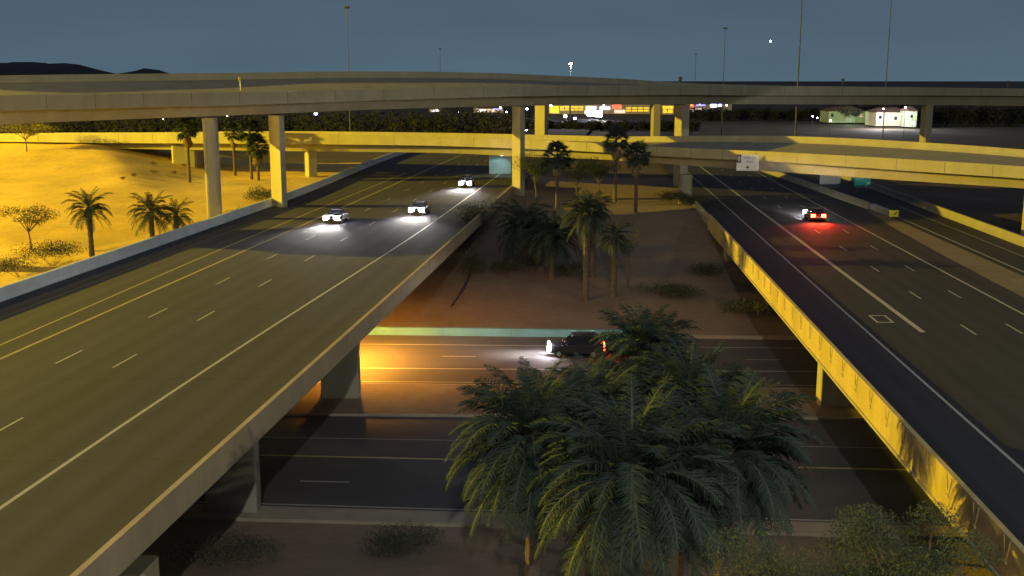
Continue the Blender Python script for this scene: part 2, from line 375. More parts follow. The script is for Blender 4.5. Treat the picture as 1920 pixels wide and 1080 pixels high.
cc = empty('crash_cushion', (gx(.1, p0.y - .2), p0.y - .2, ZR), 0, 'low grey crash cushion with a yellow nose at the tip of the gore barrier', 'crash cushion')
dx = (G(1675, 408, ZR) - Vector((gx(.1, p0.y), p0.y, ZR)))
for k in range(6):
    b = MB(); q_ = dx * ((k + .5) / 6.6); b.box((q_.x, q_.y, .42), (.62, abs(dx.y) / 7.2, .72 - .02 * k), 0, .04); b.build('cushion_bay', M['steel'], cc)
b = MB(); b.box((dx.x, dx.y + .1, .52), (1.15, .2, .8), 0, .09); b.build('nose', M['yellow'], cc)
b = MB(); b.add([(dx.x - .1, dx.y - .012, .35), (dx.x + .1, dx.y - .012, .35), (dx.x + .42, dx.y - .012, .75), (dx.x + .22, dx.y - .012, .75)], [(0, 1, 2, 3)]); b.build('chevron', M['black'], cc)
gr = empty('guard_rail', (0, 0, 0), 0, 'short steel guard rail on wooden posts joining the yellow lit parapet', 'guard rail')
for k in range(9):
    yv = 131.4 + k * 1.9; b = MB(); b.box((rx(15.35, yv), yv, ZR - .05), (.18, .2, 1.5)); b.build('post', M['concrete'], gr)
loft('rail', [[(rx(15.5, y), y, ZR + .35), (rx(15.58, y), y, ZR + .43), (rx(15.5, y), y, ZR + .51), (rx(15.58, y), y, ZR + .6), (rx(15.5, y), y, ZR + .68), (rx(15.46, y), y, ZR + .68), (rx(15.46, y), y, ZR + .35)] for y in (130.6, 138, 148)], M['steel'], gr)
# ------------------------------------------------------------------ street below
def sline(px1, px2, X0=-150, X1=130):
    a, b = G(*px1, 0), G(*px2, 0); k = (b.y - a.y) / (b.x - a.x)
    return lambda x: a.y + k * (x - a.x)
far_edge = sline((700, 628), (1130, 633)); l1 = sline((665, 645), (1515, 653)); l2 = sline((665, 690), (1540, 697)); l3 = sline((665, 715), (1540, 723)); isl1 = sline((700, 722), (1540, 732))
isl0 = sline((600, 780), (1620, 788)); m1 = sline((520, 820), (1660, 840)); m2 = sline((480, 853), (1700, 881)); m3 = sline((400, 942), (1780, 983)); near_edge = sline((400, 951), (1800, 992)); walk = sline((400, 975), (1800, 1012))
dA = sline((829, 668), (1384, 674)); dB = sline((563, 902), (1740, 929))
def band(name, f0, f1, z, X0, X1, m, parent, n=20):
    vs = []
    for i in range(n + 1):
        x = X0 + (X1 - X0) * i / n; vs += [(x, f0(x), z), (x, f1(x), z)]
    return mesh(name, vs, [(2 * i, 2 * i + 1, 2 * i + 3, 2 * i + 2) for i in range(n)], m, parent)
st1 = tag(band('street', isl1, far_edge, .0, -150, 130, M['street_asphalt'], None), kind='structure')
st2 = tag(band('street', near_edge, isl0, .0, -150, 130, M['street_asphalt'], None), kind='structure')
def slab(name, f0, f1, z0, z1, X0, X1, m, parent=None, n=20):
    return loft(name, [[(x, f0(x), z0), (x, f1(x), z0), (x, f1(x), z1), (x, f0(x), z1)] for x in [X0 + (X1 - X0) * i / n for i in range(n + 1)]], m, parent)
tag(slab('median_island', isl0, isl1, -.1, .15, -150, 130, M['dirt']), kind='structure')
off = lambda f, d: (lambda x: f(x) + d)
slab('kerb', off(isl1, -.18), off(isl1, .002), -.1, .165, -150, 130, M['curb'], bpy.data.objects['median_island'])
slab('kerb', off(isl0, -.002), off(isl0, .18), -.1, .165, -150, 130, M['curb'], bpy.data.objects['median_island'])
tag(slab('pavement', walk, near_edge, -.1, .15, -150, 130, M['curb']), kind='structure')
for f, w, s_, m_ in ((l1, .16, st1, 'paint'), (l2, .2, st1, 'paint'), (l3, .13, st1, 'paint_yellow'), (m1, .12, st2, 'paint_dull'), (m2, .2, st2, 'paint_yellow'), (m3, .13, st2, 'paint')):
    band('edge_line', off(f, -w / 2), off(f, w / 2), .006, -140, 120, M[m_], s_)
for f, x0, s_ in ((dA, G(829, 668, 0).x, st1), (dB, G(563, 902, 0).x, st2)):
    for k in range(-5, 7):
        x = x0 + 12.19 * k
        band('lane_dash', off(f, -.07), off(f, .07), .006, x, x + 2.75, M['paint'], s_, n=1)
wall = empty('retaining_wall', (0, 0, 0), 0, 'low teal concrete wall along the far side of the street', 'wall')
x = -120.0
while x < 8.5:
    slab('wall_panel', off(far_edge, .02), off(far_edge, .42), -.1, .66, x, x + 5.96, M['concrete_cool_glow'] , wall, n=1); x += 6
tag(slab('kerb', off(far_edge, 0), off(far_edge, .35), -.1, .28, 11.9, 128, M['curb']), kind='structure')
# ------------------------------------------------------------------ flyovers
def cr(pts, n=10):
    out = []
    for i in range(len(pts) - 1):
        p0 = pts[max(i - 1, 0)]; p1 = pts[i]; p2 = pts[i + 1]; p3 = pts[min(i + 2, len(pts) - 1)]
        for k in range(n):
            t = k / n
            out.append(tuple(.5 * ((2 * b) + (-a + c) * t + (2 * a - 5 * b + 4 * c - d) * t * t + (-a + 3 * b - 3 * c + d) * t ** 3) for a, b, c, d in zip(p0, p1, p2, p3)))
    out.append(tuple(pts[-1])); return out
def flyover(name, sts, width, label, m='concrete'):
    t = empty(name, (0, 0, 0), 0, label, 'bridge'); raw = []
    for (x, Z, yt, yb, ys_, yf) in sts:
        a = P(x, yt, Z); b = P(x, yb, Z); c = P(x, ys_, Z); f = P(x, yf, Z + width * .97)
        raw.append((a.x, b.y, a.z, b.z, c.z, f.z))
    c = cr(raw, 8); n = len(c); gd = []; pn = []; pf = []; dk = []
    for i, s in enumerate(c):
        A, B = c[max(i - 1, 0)], c[min(i + 1, n - 1)]
        d = Vector((B[0] - A[0], B[1] - A[1], 0)).normalized(); nn = Vector((-d.y, d.x, 0))
        zt, zb, zs, zf = s[2], s[3], s[4], s[5]
        q = lambda o, z: (s[0] + nn.x * o, s[1] + nn.y * o, z)
        dz = zf - zt
        lo = zb + .0; d0 = zt - .86; d1 = zf - .86
        lerp = lambda o: d0 + (d1 - d0) * o / width
        pn.append([q(0, zb - .0), q(0, zt), q(.24, zt), q(.34, d0 + .25), q(.46, d0 + .02), q(.46, d0 - .05)])
        pf.append([q(width, d1 - .3), q(width, zf), q(width - .24, zf), q(width - .34, d1 + .25), q(width - .46, d1 + .02), q(width - .46, d1 - .05)])
        dk.append([q(.40, lerp(.4)), q(width - .40, lerp(width - .4)), q(width - .40, lerp(width - .4) - .2), q(.40, lerp(.4) - .2)])
        gd.append([q(.012, zb - .01), q(.012, d0 - .25), q(width - .012, d1 - .26), q(width - .012, d1 - .55), q(width - 1.8, d1 - .8), q(width - 2.6, zs + dz * .5 if dz < 0 else zs), q(2.0, zs), q(1.35, zb - .08)])
    loft('girder', gd, M[m], t); loft('deck', dk, M['concrete_dark'], t); loft('parapet', pn, M[m], t); loft('parapet', pf, M[m], t)
    return t, c
F1 = [(-420, 108, 190, 221, 252, 152), (-200, 112, 185, 215, 244, 148), (0, 117, 179, 208, 235, 143), (240, 126, 175.5, 202, 225, 139.5), (480, 135, 172, 196, 216, 137), (720, 143, 167, 188, 206, 134), (960, 152, 161, 181, 200, 136), (1120, 160, 160, 179, 197, 141), (1275, 171, 160, 178, 196, 148), (1440, 182, 161, 179, 196, 158), (1720, 192, 163.5, 179, 197, 164), (1920, 199, 166, 180, 199, 167), (2250, 206, 170, 184, 203, 171), (2600, 212, 175, 188, 206, 176)]
fly, c1 = flyover('flyover', F1, 13, 'high concrete flyover curving across the whole view below the horizon')
F2 = [(-400, 197, 262, 272, 280, 256), (-150, 196, 257, 268, 276, 252), (0, 194, 253, 266, 274, 249), (200, 191, 251, 268, 280, 248), (370, 186, 248, 269, 283, 246), (540, 181, 249, 270, 285, 246), (800, 174, 257, 273, 288, 249), (960, 167.5, 261, 278, 295, 252), (1100, 159, 267, 284, 300, 254), (1275, 149.5, 277, 295, 312, 252), (1440, 140, 284, 303, 324, 254), (1680, 127.5, 297, 319, 341, 266), (1920, 117, 312, 335, 357, 283), (2150, 108, 330, 354, 378, 300), (2500, 97, 356, 382, 410, 326)]
fl2, c2 = flyover('ramp_bridge', F2, 13, 'lower ramp bridge with brightly lit parapet passing under the flyover')
F3 = [(700, 330, 158, 165, 174, 158), (860, 262, 162, 171, 182, 163), (1000, 225, 166, 176, 190, 166), (1230, 230, 166, 176, 190, 166), (1500, 228, 168, 177, 190, 168), (1900, 224, 170, 178, 192, 170), (2300, 220, 173, 182, 195, 173)]
fl3, c3 = flyover('flyover', F3, 11, 'farther flyover mostly hidden behind the high one, on two visible columns')
def column(parent, px, Z, zt, w=1.9, d=1.9, rz=.35, m='concrete', ch=.22):
    p = P(px, 300, Z); x, y = p.x, G_y(px, Z); zb = terrain(x, y) - .4
    b = MB(); b.box((x, y, (zb + zt) / 2), (w, d, zt - zb), rz, ch); return b.build('column', M[m], parent)
def G_y(px, Z): return (Z - 17 * ST) / CT + .0
column(fly, 404, 127, 17.7, 1.5, 1.5, .0)
column(fly, 525, 139, 17.6, .75, 2.8, .70, ch=.04)
column(fly, 972, 156.5, 18.3, .9, 1.8, .72, ch=.04)
column(fly, 1275, 177, 18.0, 1.5, 2.0, .45, ch=.05)
column(fly, 1730, 199, 17.6, 1.5, 1.8, .3)
column(fly, 1985, 205, 17.5, 1.7, 1.8, .3)
column(fly, -80, 118, 17.2, 1.6, 1.8, .3)
column(fl3, 1015, 229, 17.8, 1.1, 3.1, .70, ch=.05)
column(fl3, 1228, 234, 17.8, 1.9, 1.9, .1)
column(fl2, 584, 184, 10.2, 1.45, 2.1, .5, ch=.04)
column(fl2, 1284, 152.5, 9.0, 1.7, 1.8, .0)
column(fl2, 1936, 121, 9.6, 1.9, 1.9, .1)
# abutment of the lower ramp on the desert slope and its pale underpass wall
pa = P(366, 280, 190); b = MB(); b.box((pa.x - 2.5, pa.y + 5, 8.7), (4.2, 12, 5.6), .12, .3); b.build('abutment', M['concrete'], fl2)
# pale pier wall beside the tall column, washed by an underpass lamp
pw = G(930, 330, 5.9); uw = empty('underpass_wall', (0, 0, 0), 0, 'pale concrete wall beneath the lower ramp beside the tall lit column', 'wall')
for k in range(1, 3):
    b = MB(); b.box((-4.9 + k * 1.9, 187 + k * .1, 8.0), (1.87, .35, 4.4), 0); b.build('wall_panel', M['concrete_grey'], uw)
lamp = empty('underpass_lamp', (-1.6, 184.6, 9.45), 0, 'cool white lamp under the lower ramp beside the tall lit column', 'lamp')
b = MB(); b.box((0, 0, .08), (.6, .3, .16), 0, .04); b.build('housing', M['steel'], lamp); b = MB(); b.box((0, 0, -.03), (.5, .24, .06), 0, .03); b.build('lens', M['lamp_white'], lamp)
light('SPOT', 'lamp_light', (0, 0, -.12), 260, (.50, 1.0, .88), lamp, .2, R(160), (-.2, .1, -1))
# sodium lamp under the left bridge
ub = empty('underpass_lamp', (-12.8, 85, ZL - 1.32), 0, 'orange sodium lamp under the left bridge lighting the street', 'lamp')
b = MB(); b.box((0, 0, .0), (.7, .35, .14), 0, .04); b.build('housing', M['steel'], ub); b = MB(); b.box((0, 0, -.1), (.6, .28, .06), 0, .03); b.build('lens', M['lamp_sodium'], ub)
light('SPOT', 'lamp_light', (0, 0, -.25), 19000, (1, .40, .03), ub, .2, R(168), (.12, .1, -1), .3)
ul = empty('underpass_lamp', (-9.6, 88.5, ZL - 1.34), 0, 'cool white lamp under the edge of the left bridge above the street', 'lamp')
b = MB(); b.box((0, 0, 0), (.5, .3, .12), 0, .04); b.build('housing', M['steel'], ul); b = MB(); b.box((0, 0, -.09), (.4, .22, .05), 0, .03); b.build('lens', M['lamp_white'], ul)
light('SPOT', 'lamp_light', (0, 0, -.2), 1200, (.22, .90, 1), ul, .2, R(78), (1, .42, -.42), .9)
def joints(par, c, w):
    first_ = None
    for i in range(4, len(c) - 4, 3):
        s_ = c[i]; A, B = c[i - 1], c[i + 1]; a = math.atan2(B[1] - A[1], B[0] - A[0])
        b = MB(); h = s_[2] - s_[3] - .04; b.box((0, 0, -h / 2), (w, .03, h)); o = b.build('parapet_joint', M['seam_dark'], par)
        o.location = (s_[0], s_[1], s_[2] - .01); o.rotation_euler = (0, 0, a)
joints(fly, c1, .045); joints(fl2, c2, .035)
for (px, Z, zt) in ((395, 125.9, 17.4), (535, 138.4, 17.2), (1279, 151.4, 8.8)):
    x, y = (px - 960) / 2030 * Z, G_y(px, Z); zb = terrain(x, y); b = MB(); b.tube([(x, y, zb), (x, y, zt)], [.07, .07], 6); b.build('drain_pipe', M['steel'], fly if Z != 151.4 else fl2)
rut = []
for k, (px, py) in enumerate(((893, 476), (884, 497), (880, 520), (868, 545), (856, 562), (846, 578))):
    v = T(px, py); d = .10 + .05 * (k % 2); rut += [(v.x - d, v.y, v.z + .05), (v.x + d, v.y + .05, v.z + .05)]
mesh('erosion_rut', rut, [(2 * i, 2 * i + 1, 2 * i + 3, 2 * i + 2) for i in range(5)], M['seam_dark'], gm)
# ------------------------------------------------------------------ signs
def text(body, size, loc, m, parent, name='lettering', bold=0.0, sx=1):
    c = bpy.data.curves.new(name, 'FONT'); c.body = body; c.size = size; c.align_x = 'CENTER'; c.align_y = 'CENTER'; c.offset = bold; c.extrude = .01
    o = bpy.data.objects.new('t', c); S.collection.objects.link(o); dg = bpy.context.evaluated_depsgraph_get(); dg.update()
    me = bpy.data.meshes.new_from_object(o.evaluated_get(dg)); bpy.data.objects.remove(o); me.materials.clear(); me.materials.append(m)
    t = link(bpy.data.objects.new(name, me), parent); t.rotation_euler = (math.pi / 2, 0, 0); t.location = loc; t.scale = (sx, 1, 1); return t
sp_ = P(1402, 305, 140.5)
sg = empty('lane_sign', (sp_.x, sp_.y, sp_.z - 1.05), -.75 * .0 - .12, 'white overhead lane sign with black diamond panel hung on the lower ramp', 'sign')
b = MB(); b.box((0, 0, 1.05), (2.85, .08, 2.1), 0); b.build('sign_panel', M['white'], sg)
b = MB(); b.box((-1.14, -.05, 1.56), (.55, .03, 1.05)); b.build('symbol_panel', M['black'], sg)
b = MB()
o_r = [(0, .45), (.2, 0), (0, -.45), (-.2, 0)]; i_r = [(0, .2), (.085, 0), (0, -.2), (-.085, 0)]
b.add([(-1.14 + x, -.07, 1.56 + z) for x, z in o_r + i_r], [(k, (k + 1) % 4, 4 + (k + 1) % 4, 4 + k) for k in range(4)]); b.build('diamond', M['white'], sg)
text('HOV 2+', .44, (.25, -.045, 1.66), M['black'], sg, sx=1.05); text('ONLY', .4, (.25, -.045, 1.16), M['black'], sg)
b = MB(); b.add([(-.05 - .04, -.045, .66), (.09, -.045, .66), (.09, -.045, .5), (.3, -.045, .5), (0, -.045, .26), (-.3, -.045, .5), (-.09, -.045, .5)], [(0, 6, 5, 4, 3, 2, 1)]); b.build('arrow', M['black'], sg)
for sx in (-1, 1):
    b = MB(); b.box((sx * .9, .35, 1.1), (.1, .65, .1)); b.box((sx * .9, .06, 1.1), (.1, .05, 2.0)); b.build('bracket', M['steel'], sg)
def post_sign(px0, px1, yb, yt, Z, panel, back, label, round_=False):
    a, b_ = P(px0, yb, Z), P(px1, yb, Z); w = b_.x - a.x; h = (yb - yt) * Z / 2030; cx = (a.x + b_.x) / 2
    zg = terrain(cx, a.y)
    t = empty('road_sign', (cx, a.y, zg), 0, label, 'sign')
    zb = a.z - zg
    b = MB(); b.box((0, 0, zb + h / 2), (w, .06, h)); pn = b.build('sign_panel', panel, t)
    for s in (-1, 1):
        b = MB(); b.box((s * w * .27, .1, (zb + h * .8) / 2), (.12, .12, zb + h * .8)); b.build('post', M['steel'], t)
    return t, zb, w, h
t1, zb, w, h = post_sign(1601.5, 1632, 351, 325, 165, M['green'], None, 'small green exit sign with white arrow on two posts behind the lower ramp')
text('EXIT', .62, (-.35, -.04, zb + h * .62), M['white'], t1)
b = MB(); ax, az = .72, zb + .25
b.add([(ax - .33, -.04, az), (ax - .21, -.04, az - .12), (ax + .17, -.04, az + .26), (ax + .33, -.04, az + .1), (ax + .36, -.04, az + .56), (ax - .10, -.04, az + .53), (ax + .05, -.04, az + .38)], [(0, 1, 2, 6), (2, 3, 4, 5, 6)]); b.build('arrow', M['white'], t1)
b = MB(); b.box((0, -.035, zb + .04), (w, .01, .08)); b.build('border', M['white'], t1)
post_sign(1536, 1575, 352, 322, 168, M['sign_back'], None, 'larger bare grey sign panel left of the green sign, behind the lower ramp')
# ------------------------------------------------------------------ masts and lights
def mast(x, y, h, zb, r, lit, label, group=None, head=True, lights=None, col=None, nf=6, hm='lamp_white', hr=1.1, fs=1, pm='pole_dark'):
    t = empty('high_mast_light', (x, y, zb), 0, label, 'light mast', group)
    b = MB(); b.tube([(0, 0, 0), (0, 0, h * .5), (0, 0, h)], [r, r * .72, r * .45], 10); b.build('pole', M[pm], t)
    b = MB(); n = 16
    b.tube([(hr * math.cos(2 * math.pi * k / n), hr * math.sin(2 * math.pi * k / n), h - .3) for k in range(n + 1)], [.06] * (n + 1), 5); b.build('lamp_ring', M['pole_dark'], t)
    for k in range(nf):
        a = 2 * math.pi * k / nf; f = MB(); f.box((hr * math.cos(a), hr * math.sin(a), h - .45), (.5 * fs, .5 * fs, .28 * fs), a, .1 * fs); fx = f.build('floodlight', M['pole_dark'], t)
        g_ = MB(); g_.box((hr * math.cos(a), hr * math.sin(a), h - .64), (.42 * fs if not lit else .6, .42 * fs if not lit else .6, .1 if not lit else .35), a, .03); g_.build('lens', M[hm] if lit else M['glass'], fx)
    if lights: light('POINT', 'lamp_light', (0, 0, h - 1.4), lights, col, t, .7)
    return t
for (xy, h, pw_, col, lab) in MASTS: mast(*xy, h, terrain(*xy), .45, True, lab, lights=pw_, col=col, hm='lamp_sodium')
(xy, h, pw_, col) = FACE_LAMP; mast(*xy, h, terrain(*xy), .45, True, 'tall sodium high mast light beside the ramp at right, outside the view', lights=pw_, col=col, hm='lamp_sodium')
def far_mast(px, yt, Z, r, label, lit=False, E=None):
    p = P(px, yt, Z); zb = 0; return mast(p.x, p.y, p.z - zb, zb, r, lit, label, 'high masts on the horizon' if not lit else None, lights=E, col=(1, .9, .8), hr=.55, fs=.55, pm='pole_far')
far_mast(650, 10, 250, .15, 'thin unlit mast rising above the flyover at left')
far_mast(825, 90, 500, .2, 'short distant unlit mast above the flyover, left of the lit one')
far_mast(1305, 100, 620, .2, 'faint distant unlit mast just left of the dark mast at centre right')
far_mast(1360, 50, 330, .16, 'dark unlit mast right of centre above the flyover')
far_mast(1505, -28, 230, .24, 'thickest dark unlit mast rising out of view above the flyover')
far_mast(1672, -10, 300, .18, 'thin dark unlit mast at right above the flyover')
far_mast(1070, 117, 500, .38, 'lit white high mast lamp shining above the flyover', True, 60000)
a_ = P(1445, 77, 900); b = MB(); b.box((0, 0, 0), (.9, .9, .9), .4, .3)
st_ = b.build('aircraft_light', M['lamp_white']); st_.location = a_; tag(st_, 'tiny white light high in the night sky', 'light')
def nearest(c, px, Zg):
    p = P(px, 165, Zg); return min(c, key=lambda s: (s[0] - p.x) ** 2 + (s[1] - p.y) ** 2)
for px, Z, off_ in ((1275, 174, 1.25), (1583, 190, 1.3), (1900, 200, 1.3)):
    s = min(c1, key=lambda s_: abs((s_[0] / s_[1]) - (px - 960) / 2030 * CT * 1.0))
    t = empty('marker_sign', (s[0], s[1] + .12, s[2]), 0, {1275: 'small dark marker sign on the flyover parapet at its crest', 1583: 'small dark marker sign on the parapet between the two right masts', 1900: 'small dark marker sign on the flyover parapet at far right'}[px], 'sign', 'marker signs on the flyover')
    b = MB(); b.tube([(0, 0, -.05), (0, 0, 1.2)], [.06, .06], 6); b.build('post', M['pole_dark'], t)
    b = MB(); b.box((0, -.08, .95), (.5, .05, .8)); b.build('sign_panel', M['pole_dark'], t)
s = min(c1, key=lambda s_: abs((s_[0] / s_[1]) - (450 - 960) / 2030 * CT))
pz = P(450, 147, 138); t = empty('call_box', (pz.x, pz.y, pz.z - 1.5), 0, 'pale narrow call box sign on the flyover behind its near parapet', 'call box')
b = MB(); b.tube([(0, 0, 0), (0, 0, 1.5)], [.07, .07], 6); b.build('post', M['white'], t); b = MB(); b.box((0, -.1, 1.45), (.35, .18, .55), 0, .03); b.build('box', M['paint_yellow'], t)
# ------------------------------------------------------------------ cars
def car(name, loc, rz, body, label, suv=False, head=1.0, tail=False, headE=900, tailE=0, slope=-.035):
    t = empty(name, loc, rz, label, 'car')          # drives along its own +y
    H = 1.75 if suv else 1.45; bl = 1.02 if suv else .9; L = 2.3
    prof = [(-L, .55, .62, .70), (-L * .97, .34, bl - .02, .84), (-1.5, .30, bl + .03, .90), (-.6, .28, bl + .02, .92), (.6, .28, bl, .92), (1.25, .30, bl - .08, .90), (2.0, .34, bl - .2, .84), (L, .42, .62, .66)]
    secs = [[(-w, y, z0 + .08), (-w * .93, y, z0), (w * .93, y, z0), (w, y, z0 + .08), (w, y, z1 - .12), (w * .9, y, z1), (-w * .9, y, z1), (-w, y, z1 - .12)] for (y, z0, z1, w) in prof]
    loft('body', secs, body, t)
    cab = [(-2.1 if suv else -1.75, bl, bl + .02, .80), (-1.75 if suv else -1.1, bl, H - .06, .68), (-.6, bl, H, .68), (.25, bl, H - .03, .68), (1.15, bl - .03, bl, .8)]
    loft('glasshouse', [[(-w - .06, y, z0 - .04), (w + .06, y, z0 - .04), (w, y, max(z1, z0)), (-w, y, max(z1, z0))] for (y, z0, z1, w) in cab], M['glass'], t)
    b = MB(); b.box((0, -.6 if suv else -.42, H + .01), (1.3, 2.0 if suv else 1.3, .05), 0, .08); b.build('roof', body, t)
    for sx in (-1, 1):
        for yw in (-1.4, 1.4):
            b = MB(); b.tube([(sx * .72, yw, .33), (sx * .93, yw, .33)], [.33, .33], 18); wv = b.build('wheel', M['tyre'], t)
            b = MB(); b.tube([(sx * .90, yw, .33), (sx * .945, yw, .33)], [.2, .19], 10); b.build('rim', M['rim'], wv)
        b = MB(); b.box((sx * 1.02, .75, bl + .1), (.2, .14, .14), 0, .03); b.build('mirror', body, t)
        b = MB(); b.box((sx * .60, L - .06, .70), (.60, .14, .44), 0, .1); b.build('headlight', M['head'], t)
        b = MB(); b.box((sx * .62, -L + .03, .78), (.52, .12, .36), 0, .04); b.build('taillight', M['tail'] if tail else M['reflector'], t)
        light('SPOT', 'headlight_beam', (sx * .64, L + .1, .66), headE, (1, .93, .86), t, .08, R(62), (sx * .03, 1, slope), 1.0)
        if tailE: light('SPOT', 'taillight_glow', (sx * .66, -L - .1, .78), tailE, (1, .05, .02), t, .1, R(140), (0, -1, -.35), 1.0)
    b = MB(); b.box((0, -L - .01, .6), (.5, .03, .16)); b.build('plate', M['plate'], t)
    b = MB(); b.box((0, L - .0, .46), (1.2, .08, .14), 0, .03); b.build('grille', M['black'], t)
    return t
aL = -math.atan(KL)
def lc(px, py):
    p = G(px, py, ZL + .66); return (p.x, p.y + 2.3, ZL + .01)
car('car', lc(625, 410), math.pi + aL, M['car_dark'], 'dark car with glaring headlights, leftmost of three on the left carriageway', headE=5000)
car('car', lc(784.5, 395), math.pi + aL, M['car_dark'], 'dark grey car with twin headlights, middle of three on the left carriageway', headE=5000)
car('car', lc(875, 345), math.pi + aL, M['car_dark'], 'farthest approaching car with headlights, just left of the tall lit column', suv=True, headE=5000)
p = G(1537, 405, ZR + .78); car('car', (p.x, p.y + 2.3, ZR + .01), -math.atan(KR), M['car_red'], 'car with red tail lights driving away on the right carriageway', headE=8000, tail=True, tailE=1800)
p = G(1080, 655, .5); car('car', (p.x, p.y, .01), R(90 - 2.3), M['car_dark'], 'dark sport utility car heading left on the street below', suv=True, headE=3500, tail=True, tailE=120, slope=-.03)
# ------------------------------------------------------------------ vegetation
def frond_mesh(name, L, elev, droop, mt, pairs=52, ll=.52, seed=0):
    r = random.Random(seed); vs = []; fs = []; mi = []
    N = 12; pts = []; p = Vector((0, 0, 0)); a = elev
    for i in range(N + 1):
        pts.append(p.copy()); p = p + Vector((math.cos(a), 0, math.sin(a))) * (L / N); a -= droop / N * (0.5 + 1.0 * i / N)
    for i in range(N + 1):
        w = .045 * (1 - i / N) + .008
        vs += [pts[i] + Vector((0, -w, 0)), pts[i] + Vector((0, w, 0))]
    for i in range(N): fs.append((2 * i, 2 * i + 1, 2 * i + 3, 2 * i + 2)); mi.append(1)
    for k in range(pairs):
        t = .16 + .83 * k / (pairs - 1); f = t * N; i = min(int(f), N - 1); q = pts[i].lerp(pts[i + 1], f - i); d = (pts[i + 1] - pts[i]).normalized()
        l_ = ll * (math.sin(math.pi * min(1, t * .9 + .12)) ** .6 + .15) * r.uniform(.8, 1.1)
        for s in (-1, 1):
            dirv = (Vector((0, s, 0)) * .75 + d * r.uniform(.5, .8) + Vector((0, 0, r.uniform(-.45, .25)))).normalized()
            m_ = q + dirv * l_ * .5; e_ = q + dirv * l_ + Vector((0, 0, -.18 * l_)); wv = d * .015
            b = len(vs); vs += [q - wv, q + wv, m_ + wv * 1.1, e_, m_ - wv * 1.1]; fs.append((b, b + 1, b + 2, b + 3, b + 4)); mi.append(0)
    m = bpy.data.meshes.new(name); m.from_pydata([tuple(v) for v in vs], [], fs); m.materials.append(mt); m.materials.append(M['stem'])
    m.polygons.foreach_set('material_index', mi); m.update(); return m
FR = {}
for key, mt in (('d', M['frond']), ('p', M['frond_pale'])):
    FR[key] = [(frond_mesh('frond', 3.2, R(e_), R(dr), mt, seed=i * 7 + (1 if key == 'p' else 0)), e_) for i, (e_, dr) in enumerate(((80, 55), (62, 85), (44, 100), (26, 105), (8, 95), (-12, 75), (-34, 48)))]
deadm = frond_mesh('dead_frond', 2.6, R(-55), R(30), M['dead_frond'], pairs=22, ll=.35, seed=5)
def trunk_mesh(h, r0, r1, bulge=.04, n=9, lean=(0, 0)):
    b = MB(); k = max(6, int(h / .35)); rr = random.Random(int(h * 100))
    b.tube([(lean[0] * (i / k) ** 2, lean[1] * (i / k) ** 2, h * i / k - .3 * (i == 0)) for i in range(k + 1)], [r0 + (r1 - r0) * i / k + (bulge if i % 2 else 0) + rr.uniform(0, .015) for i in range(k + 1)], n); return b
def date_palm(loc, h, rad, n, label, key='p', group=None, seed=0, dead=3, skew=0):
    r = random.Random(seed); t = empty('date_palm', loc, r.uniform(0, 6), label, 'palm tree', group); t.rotation_euler[2] = 0
    trunk_mesh(h, .3, .24).build('trunk', M['palm_trunk'], t)
    b = MB(); b.tube([(0, 0, h - .6), (0, 0, h - .1), (0, 0, h + .3)], [.25, .42, .12], 9); b.build('crown_base', M['palm_trunk'], t)
    for i in range(n):
        u = (i + .5) / n; k = min(6, int(u ** .85 * 7)); me, e_ = FR[key][k]
        o = link(bpy.data.objects.new('frond', me), t); sc = rad / 2.9 * r.uniform(.85, 1.1) * (.85 if k == 0 else 1)
        o.location = (0, 0, h + .15 - .3 * u); o.rotation_euler = (r.uniform(-.22, .22), r.uniform(-.12, .12), i * 2.39996 + r.uniform(-.25, .25)); o.scale = (sc, sc * r.uniform(.9, 1.2), sc)
    for i in range(dead):
        o = link(bpy.data.objects.new('dead_frond', deadm), t); o.location = (0, 0, h - .3); o.rotation_euler = (0, r.uniform(-.1, .3), r.uniform(0, 6.28)); sc = rad / 3.2; o.scale = (sc, sc, sc)
    return t
def fan_mesh(name, mt, seed, droop):
    r = random.Random(seed); vs = [Vector((0, -.02, 0)), Vector((0, .02, 0)), Vector((.75, .015, -.02)), Vector((.75, -.015, -.02))]; fs = [(0, 1, 2, 3)]; mi = [1]
    for k in range(15):
        a = R(-75 + 150 * k / 14); l_ = .75 * (1 - .25 * abs(a) / 1.3) * r.uniform(.9, 1.05); c = Vector((.75, 0, -.02)); d = Vector((math.cos(a), math.sin(a), r.uniform(-.15, .1))); n = Vector((-math.sin(a), math.cos(a), 0)) * .06
        b = len(vs); vs += [c, c + d * l_ * .55 - n, c + d * l_ + Vector((0, 0, -droop * l_)), c + d * l_ * .55 + n]; fs.append((b, b + 1, b + 2, b + 3)); mi.append(0)
    m = bpy.data.meshes.new(name); m.from_pydata([tuple(v) for v in vs], [], fs); m.materials.append(mt); m.materials.append(M['stem']); m.polygons.foreach_set('material_index', mi); m.update(); return m
FAN = [fan_mesh('fan_leaf', M['frond_pale'], i, .35 + .15 * i) for i in range(3)]; FAND = fan_mesh('dead_leaf', M['dead_frond'], 9, .9)
